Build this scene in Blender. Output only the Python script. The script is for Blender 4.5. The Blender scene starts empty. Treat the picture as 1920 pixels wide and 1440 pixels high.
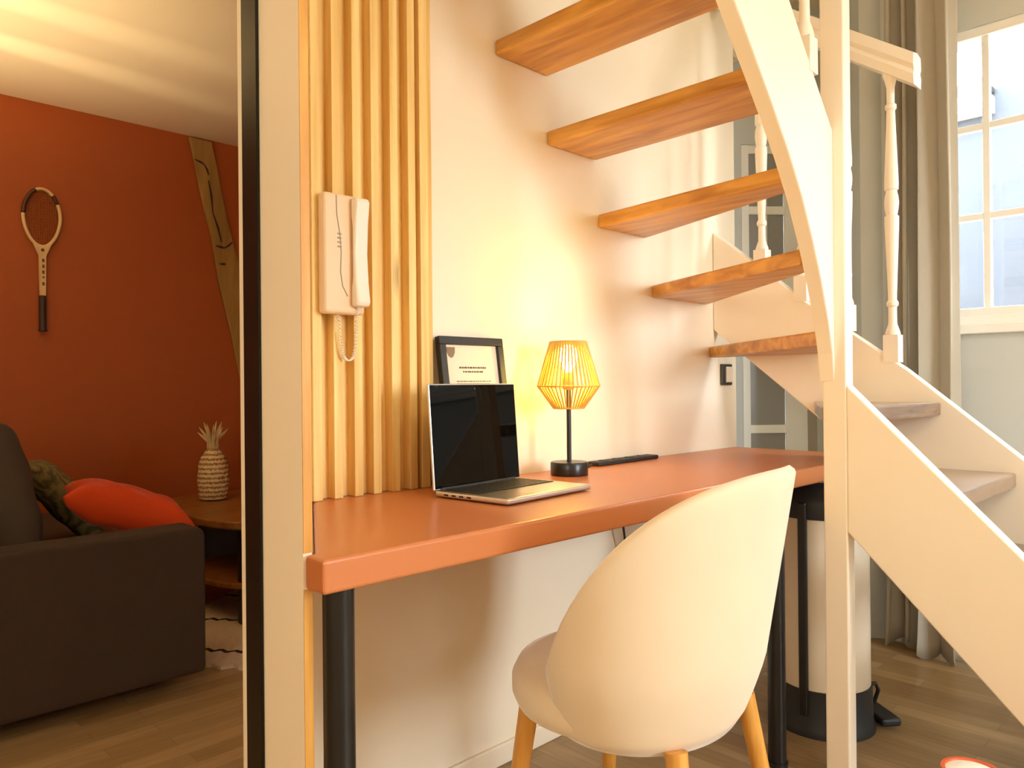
import bpy, bmesh, math, random
from mathutils import Vector, Matrix
random.seed(7)
C = bpy.context.scene.collection
PI = math.pi
YW = 1.458          # front plane of the wall behind the desk

# ------------------------------------------------------------------ helpers
def BM():
    return bmesh.new()

def box(bm, x0, x1, y0, y1, z0, z1, mat=None):
    vs = [bm.verts.new(((x0, x1)[i & 1], (y0, y1)[(i >> 1) & 1], (z0, z1)[(i >> 2) & 1])) for i in range(8)]
    if mat is not None:
        for v in vs: v.co = mat @ v.co
    for f in ((0, 2, 3, 1), (4, 5, 7, 6), (0, 1, 5, 4), (2, 6, 7, 3), (0, 4, 6, 2), (1, 3, 7, 5)):
        bm.faces.new([vs[i] for i in f])
    return vs

def prism(bm, pts, a0, a1, axis='z', mat=None):
    """polygon pts (2D) extruded along axis between a0 and a1"""
    def mk(p, a):
        if axis == 'z': v = Vector((p[0], p[1], a))
        elif axis == 'y': v = Vector((p[0], a, p[1]))
        else: v = Vector((a, p[0], p[1]))
        return mat @ v if mat is not None else v
    lo = [bm.verts.new(mk(p, a0)) for p in pts]
    hi = [bm.verts.new(mk(p, a1)) for p in pts]
    n = len(pts)
    bm.faces.new(lo); bm.faces.new(hi)
    for i in range(n):
        bm.faces.new((lo[i], lo[(i + 1) % n], hi[(i + 1) % n], hi[i]))
    bmesh.ops.recalc_face_normals(bm, faces=bm.faces[:])

def lathe(bm, prof, cx=0, cy=0, seg=24, mat=None, cap=True):
    rings = []
    for r, z in prof:
        ring = []
        for k in range(seg):
            a = 2 * PI * k / seg
            v = Vector((cx + r * math.cos(a), cy + r * math.sin(a), z))
            ring.append(bm.verts.new(mat @ v if mat is not None else v))
        rings.append(ring)
    for a, b in zip(rings, rings[1:]):
        for k in range(seg):
            bm.faces.new((a[k], a[(k + 1) % seg], b[(k + 1) % seg], b[k]))
    if cap:
        bm.faces.new(rings[0][::-1]); bm.faces.new(rings[-1])
    bmesh.ops.recalc_face_normals(bm, faces=bm.faces[:])

def tube(bm, path, r, seg=8, closed=False, cap=True, mat=None):
    path = [Vector(p) for p in path]
    n = len(path)
    rr = r if isinstance(r, (list, tuple)) else [r] * n
    rings = []
    up0 = None
    for i, p in enumerate(path):
        if closed: t = path[(i + 1) % n] - path[i - 1]
        else: t = path[min(i + 1, n - 1)] - path[max(i - 1, 0)]
        if t.length < 1e-9: t = Vector((0, 0, 1))
        t.normalize()
        if up0 is None:
            up0 = Vector((0, 0, 1)) if abs(t.z) < .9 else Vector((1, 0, 0))
        u = up0 - t * up0.dot(t)
        if u.length < 1e-5:
            u = Vector((1, 0, 0)) - t * t.x
        u.normalize(); up0 = u; w = t.cross(u)
        ring = []
        for k in range(seg):
            a = 2 * PI * k / seg
            v = p + (u * math.cos(a) + w * math.sin(a)) * rr[i]
            ring.append(bm.verts.new(mat @ v if mat is not None else v))
        rings.append(ring)
    for i in range(n if closed else n - 1):
        a, b = rings[i], rings[(i + 1) % n]
        for k in range(seg):
            bm.faces.new((a[k], a[(k + 1) % seg], b[(k + 1) % seg], b[k]))
    if cap and not closed:
        bm.faces.new(rings[0][::-1]); bm.faces.new(rings[-1])
    bmesh.ops.recalc_face_normals(bm, faces=bm.faces[:])

def wloc(o):
    v = Vector((0, 0, 0))
    while o is not None:
        v += o.location; o = o.parent
    return v

def obj(name, bm, m, parent=None, smooth=False, bevel=0, seg=2, sub=0, solid=0, angle=40, loc=None):
    """link bm (built in world coordinates) as ONE mesh object, optionally a part of parent"""
    me = bpy.data.meshes.new(name)
    org = wloc(parent) if parent is not None else (Vector(loc) if loc is not None else Vector((0, 0, 0)))
    bmesh.ops.translate(bm, vec=-org, verts=bm.verts[:])
    bm.to_mesh(me); bm.free()
    o = bpy.data.objects.new(name, me); C.objects.link(o)
    if parent is not None: o.parent = parent
    else: o.location = org
    for mm in (m if isinstance(m, (list, tuple)) else [m]): me.materials.append(mm)
    if smooth:
        for p in me.polygons: p.use_smooth = True
        if smooth == 'auto':
            me.set_sharp_from_angle(angle=math.radians(angle))
    if solid:
        s = o.modifiers.new('solid', 'SOLIDIFY'); s.thickness = solid; s.offset = 0
    if bevel:
        b = o.modifiers.new('bevel', 'BEVEL'); b.width = bevel; b.segments = seg; b.limit_method = 'ANGLE'; b.angle_limit = math.radians(30)
    if sub:
        s = o.modifiers.new('sub', 'SUBSURF'); s.levels = sub; s.render_levels = sub
    return o

def tag(o, label, cat, group=None, kind=None):
    o['label'] = label; o['category'] = cat
    if group: o['group'] = group
    if kind: o['kind'] = kind
    return o

def thing(name, label, cat, loc=(0, 0, 0), group=None):
    o = bpy.data.objects.new(name, None); C.objects.link(o); o.location = loc
    o.empty_display_size = .1
    return tag(o, label, cat, group)

def struct(name, bm, m, label, cat, parent=None, **k):
    o = obj(name, bm, m, parent, **k)
    if parent is None: tag(o, label, cat, None, 'structure')
    return o

# ------------------------------------------------------------------ materials
def srgb(r, g, b):
    f = lambda c: (c / 255 / 12.92) if c / 255 <= .04045 else ((c / 255 + .055) / 1.055) ** 2.4
    return (f(r), f(g), f(b), 1)

def new_mat(name):
    m = bpy.data.materials.new(name); m.use_nodes = True
    nt = m.node_tree
    return m, nt, nt.nodes['Principled BSDF']

def N(nt, t, **k):
    n = nt.nodes.new(t)
    for a, v in k.items(): setattr(n, a, v)
    return n

def plain(name, col, rough=.5, metal=0, bump=0, bscale=60, var=0, vscale=3, spec=.5, sheen=0, coat=0):
    m, nt, b = new_mat(name)
    b.inputs['Base Color'].default_value = col
    b.inputs['Roughness'].default_value = rough
    b.inputs['Metallic'].default_value = metal
    b.inputs['Specular IOR Level'].default_value = spec
    if sheen:
        b.inputs['Sheen Weight'].default_value = sheen
        b.inputs['Sheen Roughness'].default_value = .4
    if coat: b.inputs['Coat Weight'].default_value = coat
    tc = N(nt, 'ShaderNodeTexCoord')
    if var:
        n = N(nt, 'ShaderNodeTexNoise'); n.inputs['Scale'].default_value = vscale; n.inputs['Detail'].default_value = 4
        nt.links.new(tc.outputs['Object'], n.inputs['Vector'])
        mx = N(nt, 'ShaderNodeMix', data_type='RGBA')
        mx.inputs['A'].default_value = tuple(c * (1 - var) for c in col[:3]) + (1,)
        mx.inputs['B'].default_value = tuple(min(1, c * (1 + var)) for c in col[:3]) + (1,)
        nt.links.new(n.outputs['Fac'], mx.inputs['Factor'])
        nt.links.new(mx.outputs['Result'], b.inputs['Base Color'])
    if bump:
        n2 = N(nt, 'ShaderNodeTexNoise'); n2.inputs['Scale'].default_value = bscale; n2.inputs['Detail'].default_value = 3
        nt.links.new(tc.outputs['Object'], n2.inputs['Vector'])
        bp = N(nt, 'ShaderNodeBump'); bp.inputs['Strength'].default_value = bump; bp.inputs['Distance'].default_value = .004
        nt.links.new(n2.outputs['Fac'], bp.inputs['Height'])
        nt.links.new(bp.outputs['Normal'], b.inputs['Normal'])
    return m

def wood(name, c1, c2, stretch=(1, 1, 12), scale=8, rough=.45, knots=0, spec=.4, coord='Object', bump=.15, coat=0):
    """grain: noise stretched along the board (small factor on the long axis)"""
    m, nt, b = new_mat(name)
    tc = N(nt, 'ShaderNodeTexCoord')
    mp = N(nt, 'ShaderNodeMapping'); mp.inputs['Scale'].default_value = stretch
    nt.links.new(tc.outputs[coord], mp.inputs['Vector'])
    n = N(nt, 'ShaderNodeTexNoise'); n.inputs['Scale'].default_value = scale; n.inputs['Detail'].default_value = 6; n.inputs['Distortion'].default_value = .6
    nt.links.new(mp.outputs['Vector'], n.inputs['Vector'])
    cr = N(nt, 'ShaderNodeValToRGB')
    cr.color_ramp.elements[0].position = .32; cr.color_ramp.elements[0].color = c1
    cr.color_ramp.elements[1].position = .68; cr.color_ramp.elements[1].color = c2
    nt.links.new(n.outputs['Fac'], cr.inputs['Fac'])
    out = cr.outputs['Color']
    if knots:
        v = N(nt, 'ShaderNodeTexVoronoi'); v.inputs['Scale'].default_value = knots
        mp2 = N(nt, 'ShaderNodeMapping'); mp2.inputs['Scale'].default_value = tuple(1 if s >= 1 else .45 for s in stretch)
        nt.links.new(tc.outputs[coord], mp2.inputs['Vector'])
        nt.links.new(mp2.outputs['Vector'], v.inputs['Vector'])
        r2 = N(nt, 'ShaderNodeValToRGB')
        r2.color_ramp.elements[0].position = .04; r2.color_ramp.elements[0].color = (.7, .7, .7, 1)
        r2.color_ramp.elements[1].position = .14; r2.color_ramp.elements[1].color = (0, 0, 0, 1)
        nt.links.new(v.outputs['Distance'], r2.inputs['Fac'])
        mx = N(nt, 'ShaderNodeMix', data_type='RGBA')
        nt.links.new(r2.outputs['Color'], mx.inputs['Factor'])
        nt.links.new(out, mx.inputs['A']); mx.inputs['B'].default_value = tuple(c * .35 for c in c1[:3]) + (1,)
        out = mx.outputs['Result']
    nt.links.new(out, b.inputs['Base Color'])
    b.inputs['Roughness'].default_value = rough; b.inputs['Specular IOR Level'].default_value = spec
    if coat: b.inputs['Coat Weight'].default_value = coat; b.inputs['Coat Roughness'].default_value = .25
    bp = N(nt, 'ShaderNodeBump'); bp.inputs['Strength'].default_value = bump; bp.inputs['Distance'].default_value = .002
    nt.links.new(n.outputs['Fac'], bp.inputs['Height']); nt.links.new(bp.outputs['Normal'], b.inputs['Normal'])
    return m

def floor_mat(rot=0):
    m, nt, b = new_mat('oak_parquet')
    tc = N(nt, 'ShaderNodeTexCoord')
    br = N(nt, 'ShaderNodeTexBrick'); br.offset = .37; br.squash = 1
    br.inputs['Color1'].default_value = srgb(176, 146, 104); br.inputs['Color2'].default_value = srgb(150, 121, 80)
    br.inputs['Mortar'].default_value = srgb(122, 92, 56)
    br.inputs['Scale'].default_value = 1; br.inputs['Mortar Size'].default_value = .0008
    br.inputs['Mortar Smooth'].default_value = .3; br.inputs['Bias'].default_value = 0
    br.inputs['Brick Width'].default_value = .42; br.inputs['Row Height'].default_value = .066
    m0 = N(nt, 'ShaderNodeMapping'); m0.inputs['Rotation'].default_value = (0, 0, rot); nt.links.new(tc.outputs['Object'], m0.inputs['Vector'])
    nt.links.new(m0.outputs['Vector'], br.inputs['Vector'])
    mp = N(nt, 'ShaderNodeMapping'); mp.inputs['Scale'].default_value = (.09, 1, 1)
    nt.links.new(m0.outputs['Vector'], mp.inputs['Vector'])
    n = N(nt, 'ShaderNodeTexNoise'); n.inputs['Scale'].default_value = 70; n.inputs['Detail'].default_value = 5
    nt.links.new(mp.outputs['Vector'], n.inputs['Vector'])
    mx = N(nt, 'ShaderNodeMix', data_type='RGBA', blend_type='MULTIPLY'); mx.inputs['Factor'].default_value = .45
    cr = N(nt, 'ShaderNodeValToRGB'); cr.color_ramp.elements[0].position = .3; cr.color_ramp.elements[0].color = (.55, .5, .45, 1)
    cr.color_ramp.elements[1].position = .65
    nt.links.new(n.outputs['Fac'], cr.inputs['Fac'])
    nt.links.new(br.outputs['Color'], mx.inputs['A']); nt.links.new(cr.outputs['Color'], mx.inputs['B'])
    nt.links.new(mx.outputs['Result'], b.inputs['Base Color'])
    b.inputs['Roughness'].default_value = .38
    bp = N(nt, 'ShaderNodeBump'); bp.inputs['Strength'].default_value = .2; bp.inputs['Distance'].default_value = .001
    nt.links.new(br.outputs['Fac'], bp.inputs['Height']); bp.invert = True
    nt.links.new(bp.outputs['Normal'], b.inputs['Normal'])
    return m

M = {}
def pattern_straw():
    m, nt, b = new_mat('banded_straw')
    tc = N(nt, 'ShaderNodeTexCoord')
    w = N(nt, 'ShaderNodeTexWave', wave_type='BANDS', bands_direction='Z'); w.inputs['Scale'].default_value = 14; w.inputs['Distortion'].default_value = 3.5; w.inputs['Detail'].default_value = 2; w.inputs['Detail Scale'].default_value = 9
    nt.links.new(tc.outputs['Object'], w.inputs['Vector'])
    cr = N(nt, 'ShaderNodeValToRGB'); cr.color_ramp.elements[0].position = .25; cr.color_ramp.elements[0].color = srgb(140, 102, 56)
    cr.color_ramp.elements[1].position = .6; cr.color_ramp.elements[1].color = srgb(226, 202, 156)
    nt.links.new(w.outputs['Fac'], cr.inputs['Fac']); nt.links.new(cr.outputs['Color'], b.inputs['Base Color'])
    b.inputs['Roughness'].default_value = .7
    return m
M['wall'] = plain('cream_wall_paint', srgb(241, 228, 205), .55, bump=.06, bscale=90)
M['cream'] = plain('cream_lacquer', srgb(250, 238, 214), .35, bump=.02)
M['stair_white'] = plain('stair_white_paint', srgb(250, 240, 222), .35, bump=.03, bscale=40)
M['ceiling'] = plain('ceiling_paint', srgb(238, 224, 196), .3, bump=.02)
M['red'] = plain('terracotta_wall_paint', srgb(160, 74, 18), .5, bump=.08, var=.06, vscale=1.5)
M['grey_wall'] = plain('greige_wall_paint', srgb(208, 211, 208), .55, bump=.05)
M['floor'] = floor_mat()
M['floor_main'] = floor_mat(PI / 2)
M['black'] = plain('black_metal', (.008, .008, .008, 1), .3, spec=.5)
M['black_matte'] = plain('black_plastic', (.012, .012, .012, 1), .55)
M['frame_black'] = plain('black_profile', (.008, .007, .005, 1), .3, spec=.25)
M['desk'] = plain('terracotta_lacquer', srgb(196, 120, 72), .32, bump=.03, bscale=160, var=.04, vscale=2, spec=.5)
M['pine'] = wood('raw_pine', srgb(220, 176, 96), srgb(246, 214, 142), (1, 1, .05), 34, .5, knots=5, bump=.1)
M['tread'] = wood('stained_tread_wood', srgb(172, 114, 44), srgb(222, 166, 80), (3, .35, 3), 9, .38, knots=2.5, coat=.25)
M['tread_grey'] = wood('grey_brown_tread', srgb(104, 78, 62), srgb(136, 108, 88), (.35, 3, 3), 9, .22, coat=.8)  # greyer, glossier wood for the lower treads
M['gold_wood'] = wood('honey_beech', srgb(196, 136, 56), srgb(220, 164, 80), (1, 1, .06), 60, .4, bump=.05)
M['velvet'] = plain('cream_velvet', srgb(232, 214, 186), .85, bump=.04, bscale=140, var=.05, vscale=9, sheen=.5, spec=.2)
M['alu'] = plain('brushed_aluminium', srgb(214, 208, 200), .33, 1)
M['screen'] = plain('dark_glass_screen', (.0015, .0015, .0015, 1), .03, spec=.12)
M['keys'] = plain('black_keys', (.012, .012, .013, 1), .5)
M['paper'] = plain('cream_paper', srgb(236, 214, 190), .6)
M['ink'] = plain('brown_ink', srgb(96, 72, 56), .7)
M['seal'] = plain('bronze_seal', srgb(128, 100, 70), .5)
M['plastic'] = plain('ivory_plastic', srgb(238, 224, 204), .35)
M['plastic_tan'] = plain('beige_plastic', srgb(228, 196, 156), .4)
M['ivory_dark'] = plain('ivory_shadow_plastic', srgb(150, 132, 112), .5)
M['cord'] = plain('wire_gold', srgb(228, 186, 84), .45)
M['switch'] = plain('dark_bronze_plate', srgb(70, 68, 62), .4, .5)
M['bin'] = plain('cream_enamel', srgb(226, 210, 184), .3)
M['sofa'] = plain('brown_grey_weave', srgb(54, 39, 26), .9, bump=.25, bscale=260, var=.15, vscale=30)
M['cushion_grey'] = plain('grey_brown_fabric', srgb(70, 58, 45), .9, bump=.2, bscale=200, var=.12, vscale=12)
M['walnut'] = wood('table_walnut', srgb(120, 74, 30), srgb(150, 98, 44), (.1, 1, 1), 22, .4)
M['dark_wood'] = plain('dark_wood', srgb(40, 26, 18), .5)
M['straw'] = plain('woven_straw', srgb(206, 182, 134), .7, bump=.5, bscale=90, var=.25, vscale=50)
M['straw_band'] = pattern_straw()
M['racket'] = wood('racket_ash', srgb(206, 172, 124), srgb(228, 200, 154), (1, 1, .2), 20, .4)
M['string'] = plain('gut_string', srgb(150, 84, 36), .5)
M['leather'] = plain('dark_leather', srgb(48, 24, 20), .6, bump=.2)
M['racket_dark'] = plain('racket_binding', srgb(70, 34, 22), .5)
M['timber'] = wood('old_timber', srgb(128, 92, 40), srgb(176, 136, 72), (1, 1, .12), 12, .7, knots=3.2, bump=.5)
M['timber_dark'] = plain('timber_crack', srgb(58, 34, 16), .8)
M['window_paint'] = plain('window_white_paint', srgb(250, 249, 244), .4)
M['curtain'] = plain('taupe_curtain', srgb(180, 172, 156), .8, bump=.1, bscale=220, sheen=.2)
M['lining'] = plain('grey_curtain_lining', srgb(176, 166, 152), .85, bump=.1, bscale=200)
M['door_glass'] = plain('frosted_door_pane', srgb(150, 150, 148), .25)
M['orange_glaze'] = plain('orange_glaze', srgb(206, 92, 48), .35)
M['white_glaze'] = plain('white_glaze', srgb(250, 246, 238), .4)

def emit(name, col, s):
    m, nt, b = new_mat(name)
    b.inputs['Base Color'].default_value = col
    b.inputs['Emission Color'].default_value = col; b.inputs['Emission Strength'].default_value = s
    return m
M['bulb'] = emit('warm_bulb', (1, .68, .11, 1), 170)

def glass_mat():
    m, nt, b = new_mat('window_glass')
    nt.nodes.remove(b)
    out = nt.nodes['Material Output']
    tr = N(nt, 'ShaderNodeBsdfTransparent'); tr.inputs['Color'].default_value = (.96, .98, .98, 1)
    gl = N(nt, 'ShaderNodeBsdfGlossy'); gl.inputs['Roughness'].default_value = .02
    mx = N(nt, 'ShaderNodeMixShader'); mx.inputs['Fac'].default_value = .05
    nt.links.new(tr.outputs[0], mx.inputs[1]); nt.links.new(gl.outputs[0], mx.inputs[2])
    nt.links.new(mx.outputs[0], out.inputs['Surface'])
    return m
M['glass'] = glass_mat()

def slate_mat():
    m, nt, b = new_mat('blue_slate_cladding')
    tc = N(nt, 'ShaderNodeTexCoord')
    mp = N(nt, 'ShaderNodeMapping'); mp.inputs['Rotation'].default_value = (PI / 2, 0, PI / 2)
    sx = N(nt, 'ShaderNodeSeparateXYZ'); cx = N(nt, 'ShaderNodeCombineXYZ')
    nt.links.new(tc.outputs['Object'], sx.inputs[0])
    nt.links.new(sx.outputs['Y'], cx.inputs['X']); nt.links.new(sx.outputs['Z'], cx.inputs['Y'])
    br = N(nt, 'ShaderNodeTexBrick'); br.offset = .5
    br.inputs['Color1'].default_value = srgb(27, 33, 42); br.inputs['Color2'].default_value = srgb(21, 27, 36)
    br.inputs['Mortar'].default_value = srgb(24, 28, 36)
    br.inputs['Scale'].default_value = 1; br.inputs['Brick Width'].default_value = .26; br.inputs['Row Height'].default_value = .3
    br.inputs['Mortar Size'].default_value = .008
    nt.links.new(cx.outputs[0], br.inputs['Vector'])
    n = N(nt, 'ShaderNodeTexNoise'); n.inputs['Scale'].default_value = 5; nt.links.new(tc.outputs['Object'], n.inputs['Vector'])
    mx = N(nt, 'ShaderNodeMix', data_type='RGBA', blend_type='MULTIPLY'); mx.inputs['Factor'].default_value = .5
    nt.links.new(br.outputs['Color'], mx.inputs['A']); nt.links.new(n.outputs['Color'], mx.inputs['B'])
    nt.links.new(br.outputs['Color'], b.inputs['Base Color'])
    b.inputs['Roughness'].default_value = .6
    return m
M['slate'] = slate_mat()

def rug_mat():
    m, nt, b = new_mat('berber_rug')
    tc = N(nt, 'ShaderNodeTexCoord')
    sx = N(nt, 'ShaderNodeSeparateXYZ'); nt.links.new(tc.outputs['Object'], sx.inputs[0])
    n = N(nt, 'ShaderNodeTexNoise'); n.inputs['Scale'].default_value = 22; nt.links.new(tc.outputs['Object'], n.inputs['Vector'])
    # zig-zag dark lines every 0.2 m across local Y
    tri = N(nt, 'ShaderNodeMath', operation='PINGPONG'); tri.inputs[1].default_value = .03
    nt.links.new(sx.outputs['X'], tri.inputs[0])
    ad = N(nt, 'ShaderNodeMath', operation='MULTIPLY_ADD'); ad.inputs[1].default_value = .55
    nt.links.new(tri.outputs[0], ad.inputs[0]); nt.links.new(sx.outputs['Y'], ad.inputs[2])
    md = N(nt, 'ShaderNodeMath', operation='FLOORED_MODULO'); md.inputs[1].default_value = .36
    nt.links.new(ad.outputs[0], md.inputs[0])
    nn = N(nt, 'ShaderNodeMath', operation='MULTIPLY_ADD'); nn.inputs[1].default_value = .018
    nt.links.new(n.outputs['Fac'], nn.inputs[0]); nt.links.new(md.outputs[0], nn.inputs[2])
    lt = N(nt, 'ShaderNodeMath', operation='COMPARE'); lt.inputs[1].default_value = .16; lt.inputs[2].default_value = .011
    nt.links.new(nn.outputs[0], lt.inputs[0])
    mx = N(nt, 'ShaderNodeMix', data_type='RGBA')
    mx.inputs['A'].default_value = srgb(206, 188, 164); mx.inputs['B'].default_value = srgb(40, 28, 22)
    nt.links.new(lt.outputs[0], mx.inputs['Factor'])
    nt.links.new(mx.outputs['Result'], b.inputs['Base Color']); b.inputs['Roughness'].default_value = .95
    bp = N(nt, 'ShaderNodeBump'); bp.inputs['Strength'].default_value = .6; bp.inputs['Distance'].default_value = .01
    n3 = N(nt, 'ShaderNodeTexNoise'); n3.inputs['Scale'].default_value = 120; nt.links.new(tc.outputs['Object'], n3.inputs['Vector'])
    nt.links.new(n3.outputs['Fac'], bp.inputs['Height']); nt.links.new(bp.outputs['Normal'], b.inputs['Normal'])
    return m
M['rug'] = rug_mat()

def pattern_mat(name, c1, c2, sc):
    m, nt, b = new_mat(name)
    tc = N(nt, 'ShaderNodeTexCoord')
    w = N(nt, 'ShaderNodeTexWave', wave_type='RINGS'); w.inputs['Scale'].default_value = sc; w.inputs['Distortion'].default_value = 6; w.inputs['Detail Scale'].default_value = 1.6
    nt.links.new(tc.outputs['Object'], w.inputs['Vector'])
    mx = N(nt, 'ShaderNodeMix', data_type='RGBA'); mx.inputs['A'].default_value = c1; mx.inputs['B'].default_value = c2
    nt.links.new(w.outputs['Fac'], mx.inputs['Factor']); nt.links.new(mx.outputs['Result'], b.inputs['Base Color'])
    b.inputs['Roughness'].default_value = .9
    return m
M['green_pillow'] = pattern_mat('olive_leaf_fabric', srgb(72, 66, 36), srgb(120, 106, 66), 14)
M['orange_pillow'] = plain('orange_velvet', srgb(190, 62, 14), .75, bump=.15, bscale=60, sheen=.1, spec=.2)

# ------------------------------------------------------------------ camera
cam = bpy.data.cameras.new('camera'); co = bpy.data.objects.new('camera', cam); C.objects.link(co)
yaw, pit, rol = (math.radians(a) for a in (44.86, .062, .528))
f = Vector((math.sin(yaw) * math.cos(pit), math.cos(yaw) * math.cos(pit), math.sin(pit)))
r = Vector((math.cos(yaw), -math.sin(yaw), 0)); d = f.cross(r)
if d.z > 0: d = -d
rr = r * math.cos(rol) + d * math.sin(rol); dd = -r * math.sin(rol) + d * math.cos(rol)
co.matrix_world = Matrix(((rr.x, -dd.x, -f.x, 0), (rr.y, -dd.y, -f.y, 0), (rr.z, -dd.z, -f.z, 1.0), (0, 0, 0, 1)))
cam.sensor_width = 36; cam.lens = 1431.4 / 1920 * 36; cam.clip_start = .02
bpy.context.scene.camera = co

def ratio(px):      # X/Y of the vertical plane through a photo column
    return math.tan(yaw + math.atan((px - 960) / 1431.4))

# ------------------------------------------------------------------ the setting
ZC, ZL = 2.72, 2.38      # ceilings: stair room, living room
bm = BM(); box(bm, -2.7, 4.2, -2.7, 1.56, -.06, 0)
struct('floor', bm, M['floor_main'], 'oak strip parquet floor under the desk and stairs', 'floor')
bm = BM(); box(bm, -2.7, 4.2, 1.56, 4.35, -.06, 0)
struct('floor', bm, M['floor'], 'oak strip parquet floor under the sofa', 'floor')
bm = BM(); box(bm, -2.7, 4.2, -2.7, 1.62, ZC, ZC + .1); box(bm, 2.64, 4.2, 1.62, 2.5, ZC, ZC + .1)
struct('ceiling', bm, M['ceiling'], 'pale ceiling above the desk and staircase', 'ceiling')
bm = BM(); box(bm, -2.7, 3.0, 1.62, 4.35, ZL, ZL + .1); box(bm, -2.7, .6, 1.56, 1.62, ZL, ZC)
struct('ceiling', bm, M['ceiling'], 'warm lit ceiling of the living room beyond the black framed opening', 'ceiling')

bm = BM(); box(bm, .775, 2.653, YW, 1.62, 0, ZC)
struct('wall_back', bm, M['wall'], 'cream wall behind the desk and the table lamp', 'wall')
bm = BM(); box(bm, .87, 2.653, YW - .012, YW - .0005, 0, .055)
struct('baseboard_back', bm, M['wall'], 'low cream baseboard along the wall under the desk', 'baseboard', bevel=.004)
bm = BM(); box(bm, -2.7, 3.0, 4.2, 4.35, 0, ZL)
struct('wall_far', bm, M['red'], 'terracotta red wall with the hanging racket', 'wall')
bm = BM(); box(bm, 2.75, 3.0, 2.2, 4.2, 0, ZL)
struct('wall_living_right', bm, M['red'], 'side wall of the living room hidden behind the desk wall', 'wall')
bm = BM(); box(bm, -2.8, -2.7, -2.7, 4.35, 0, ZC)
struct('wall_left', bm, M['wall'], 'cream wall on the far left outside the view', 'wall')
FX0, FX1, FZ0, FZ1 = 1.35, 2.25, .75, 2.15
bm = BM()
box(bm, -2.7, FX0, -2.8, -2.7, 0, ZC); box(bm, FX1, 4.2, -2.8, -2.7, 0, ZC)
box(bm, FX0, FX1, -2.8, -2.7, 0, FZ0); box(bm, FX0, FX1, -2.8, -2.7, FZ1, ZC)
struct('wall_front', bm, M['wall'], 'cream wall behind the viewer', 'wall')
W2 = thing('fill_window', 'tall white window added for daylight behind the viewer', 'window', (FX0, -2.75, FZ0)); W2['kind'] = 'structure'  # unseen opening added to whiten the stair sides and desk wall
bm = BM()
for a in ((FX0, FX0 + .05, FZ0, FZ1), (FX1 - .05, FX1, FZ0, FZ1), (FX0 + .05, FX1 - .05, FZ0, FZ0 + .05), (FX0 + .05, FX1 - .05, FZ1 - .05, FZ1), ((FX0 + FX1) / 2 - .02, (FX0 + FX1) / 2 + .02, FZ0 + .05, FZ1 - .05)):
    box(bm, a[0], a[1], -2.78, -2.72, a[2], a[3])
obj('window_frame', bm, M['window_paint'], W2)
bm = BM(); box(bm, FX0 + .04, FX1 - .04, -2.753, -2.748, FZ0 + .04, FZ1 - .04)
obj('window_glass', bm, M['glass'], W2)

# partition end beside the slats (plan polygon)
bm = BM()
prism(bm, [(.556, .985), (.5705, .985), (.845, 1.4575), (.775, 1.4585), (.775, 1.56), (.762, 1.60), (.556, 1.173)], 0, ZC)
struct('wall_partition', bm, M['cream'], 'narrow cream partition end left of the desk', 'wall')
bm = BM(); box(bm, .551, .5558, 1.104, 1.156, 0, ZC)
struct('trim_1', bm, M['frame_black'], 'tall black metal profile edging the living room opening', 'trim', bevel=.002)
bm = BM(); box(bm, .5535, .5558, 1.1565, 1.1725, 0, ZC)
struct('trim_2', bm, M['cream'], 'thin cream edge strip beside the black profile', 'trim')

bm = BM(); box(bm, .5562, .5706, .9835, .9848, 0, .7095); box(bm, .5562, .5706, .9835, .9848, .7615, ZC - .001)
struct('trim_3', bm, M['gold_wood'], 'thin pine edging on the partition end beside the slats', 'trim')

# window wall on the right
XW = 3.12
WY0, WY1, WZ0, WZ1 = -1.75, .90, 1.262, 2.237
bm = BM()
box(bm, XW, XW + .2, -2.7, WY0, 0, ZC); box(bm, XW, XW + .2, WY1, 1.085, 0, ZC)
box(bm, XW, XW + .2, WY0, WY1, 0, WZ0 - .06); box(bm, XW, XW + .2, WY0, WY1, WZ1 + .035, ZC)
struct('wall_window', bm, M['grey_wall'], 'pale wall around the white paned window', 'wall')
W = thing('window_1', 'white window with small panes behind the taupe curtain', 'window', (XW, -.4, WZ0)); W['kind'] = 'structure'
bm = BM()
for a, b_ in ((WY0, WY0 + .05), (WY1 - .05, WY1)): box(bm, XW + .01, XW + .07, a, b_, WZ0 - .06, WZ1 + .035)
box(bm, XW + .01, XW + .07, WY0 + .05, WY1 - .05, WZ0 - .06, WZ0); box(bm, XW + .01, XW + .07, WY0 + .05, WY1 - .05, WZ1, WZ1 + .035)
yv = .735
while yv > WY0 + .1:
    box(bm, XW + .02, XW + .05, yv - .012, yv + .012, WZ0, WZ1); yv -= .31
for z in (1.592, 1.915): box(bm, XW + .021, XW + .049, WY0 + .05, WY1 - .05, z - .012, z + .012)
obj('window_frame', bm, M['window_paint'], W, bevel=.003)
bm = BM(); box(bm, XW + .033, XW + .037, WY0 + .04, WY1 - .04, WZ0 - .01, WZ1 + .01)
obj('window_glass', bm, M['glass'], W)
bm = BM(); box(bm, XW - .035, XW + .06, WY0 - .03, WY1 + .03, WZ0 - .095, WZ0 - .06); box(bm, XW - .012, XW, WY0 - .02, WY1 + .02, WZ0 - .06, WZ0 - .03)
obj('window_sill', bm, M['window_paint'], W, bevel=.004)

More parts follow.
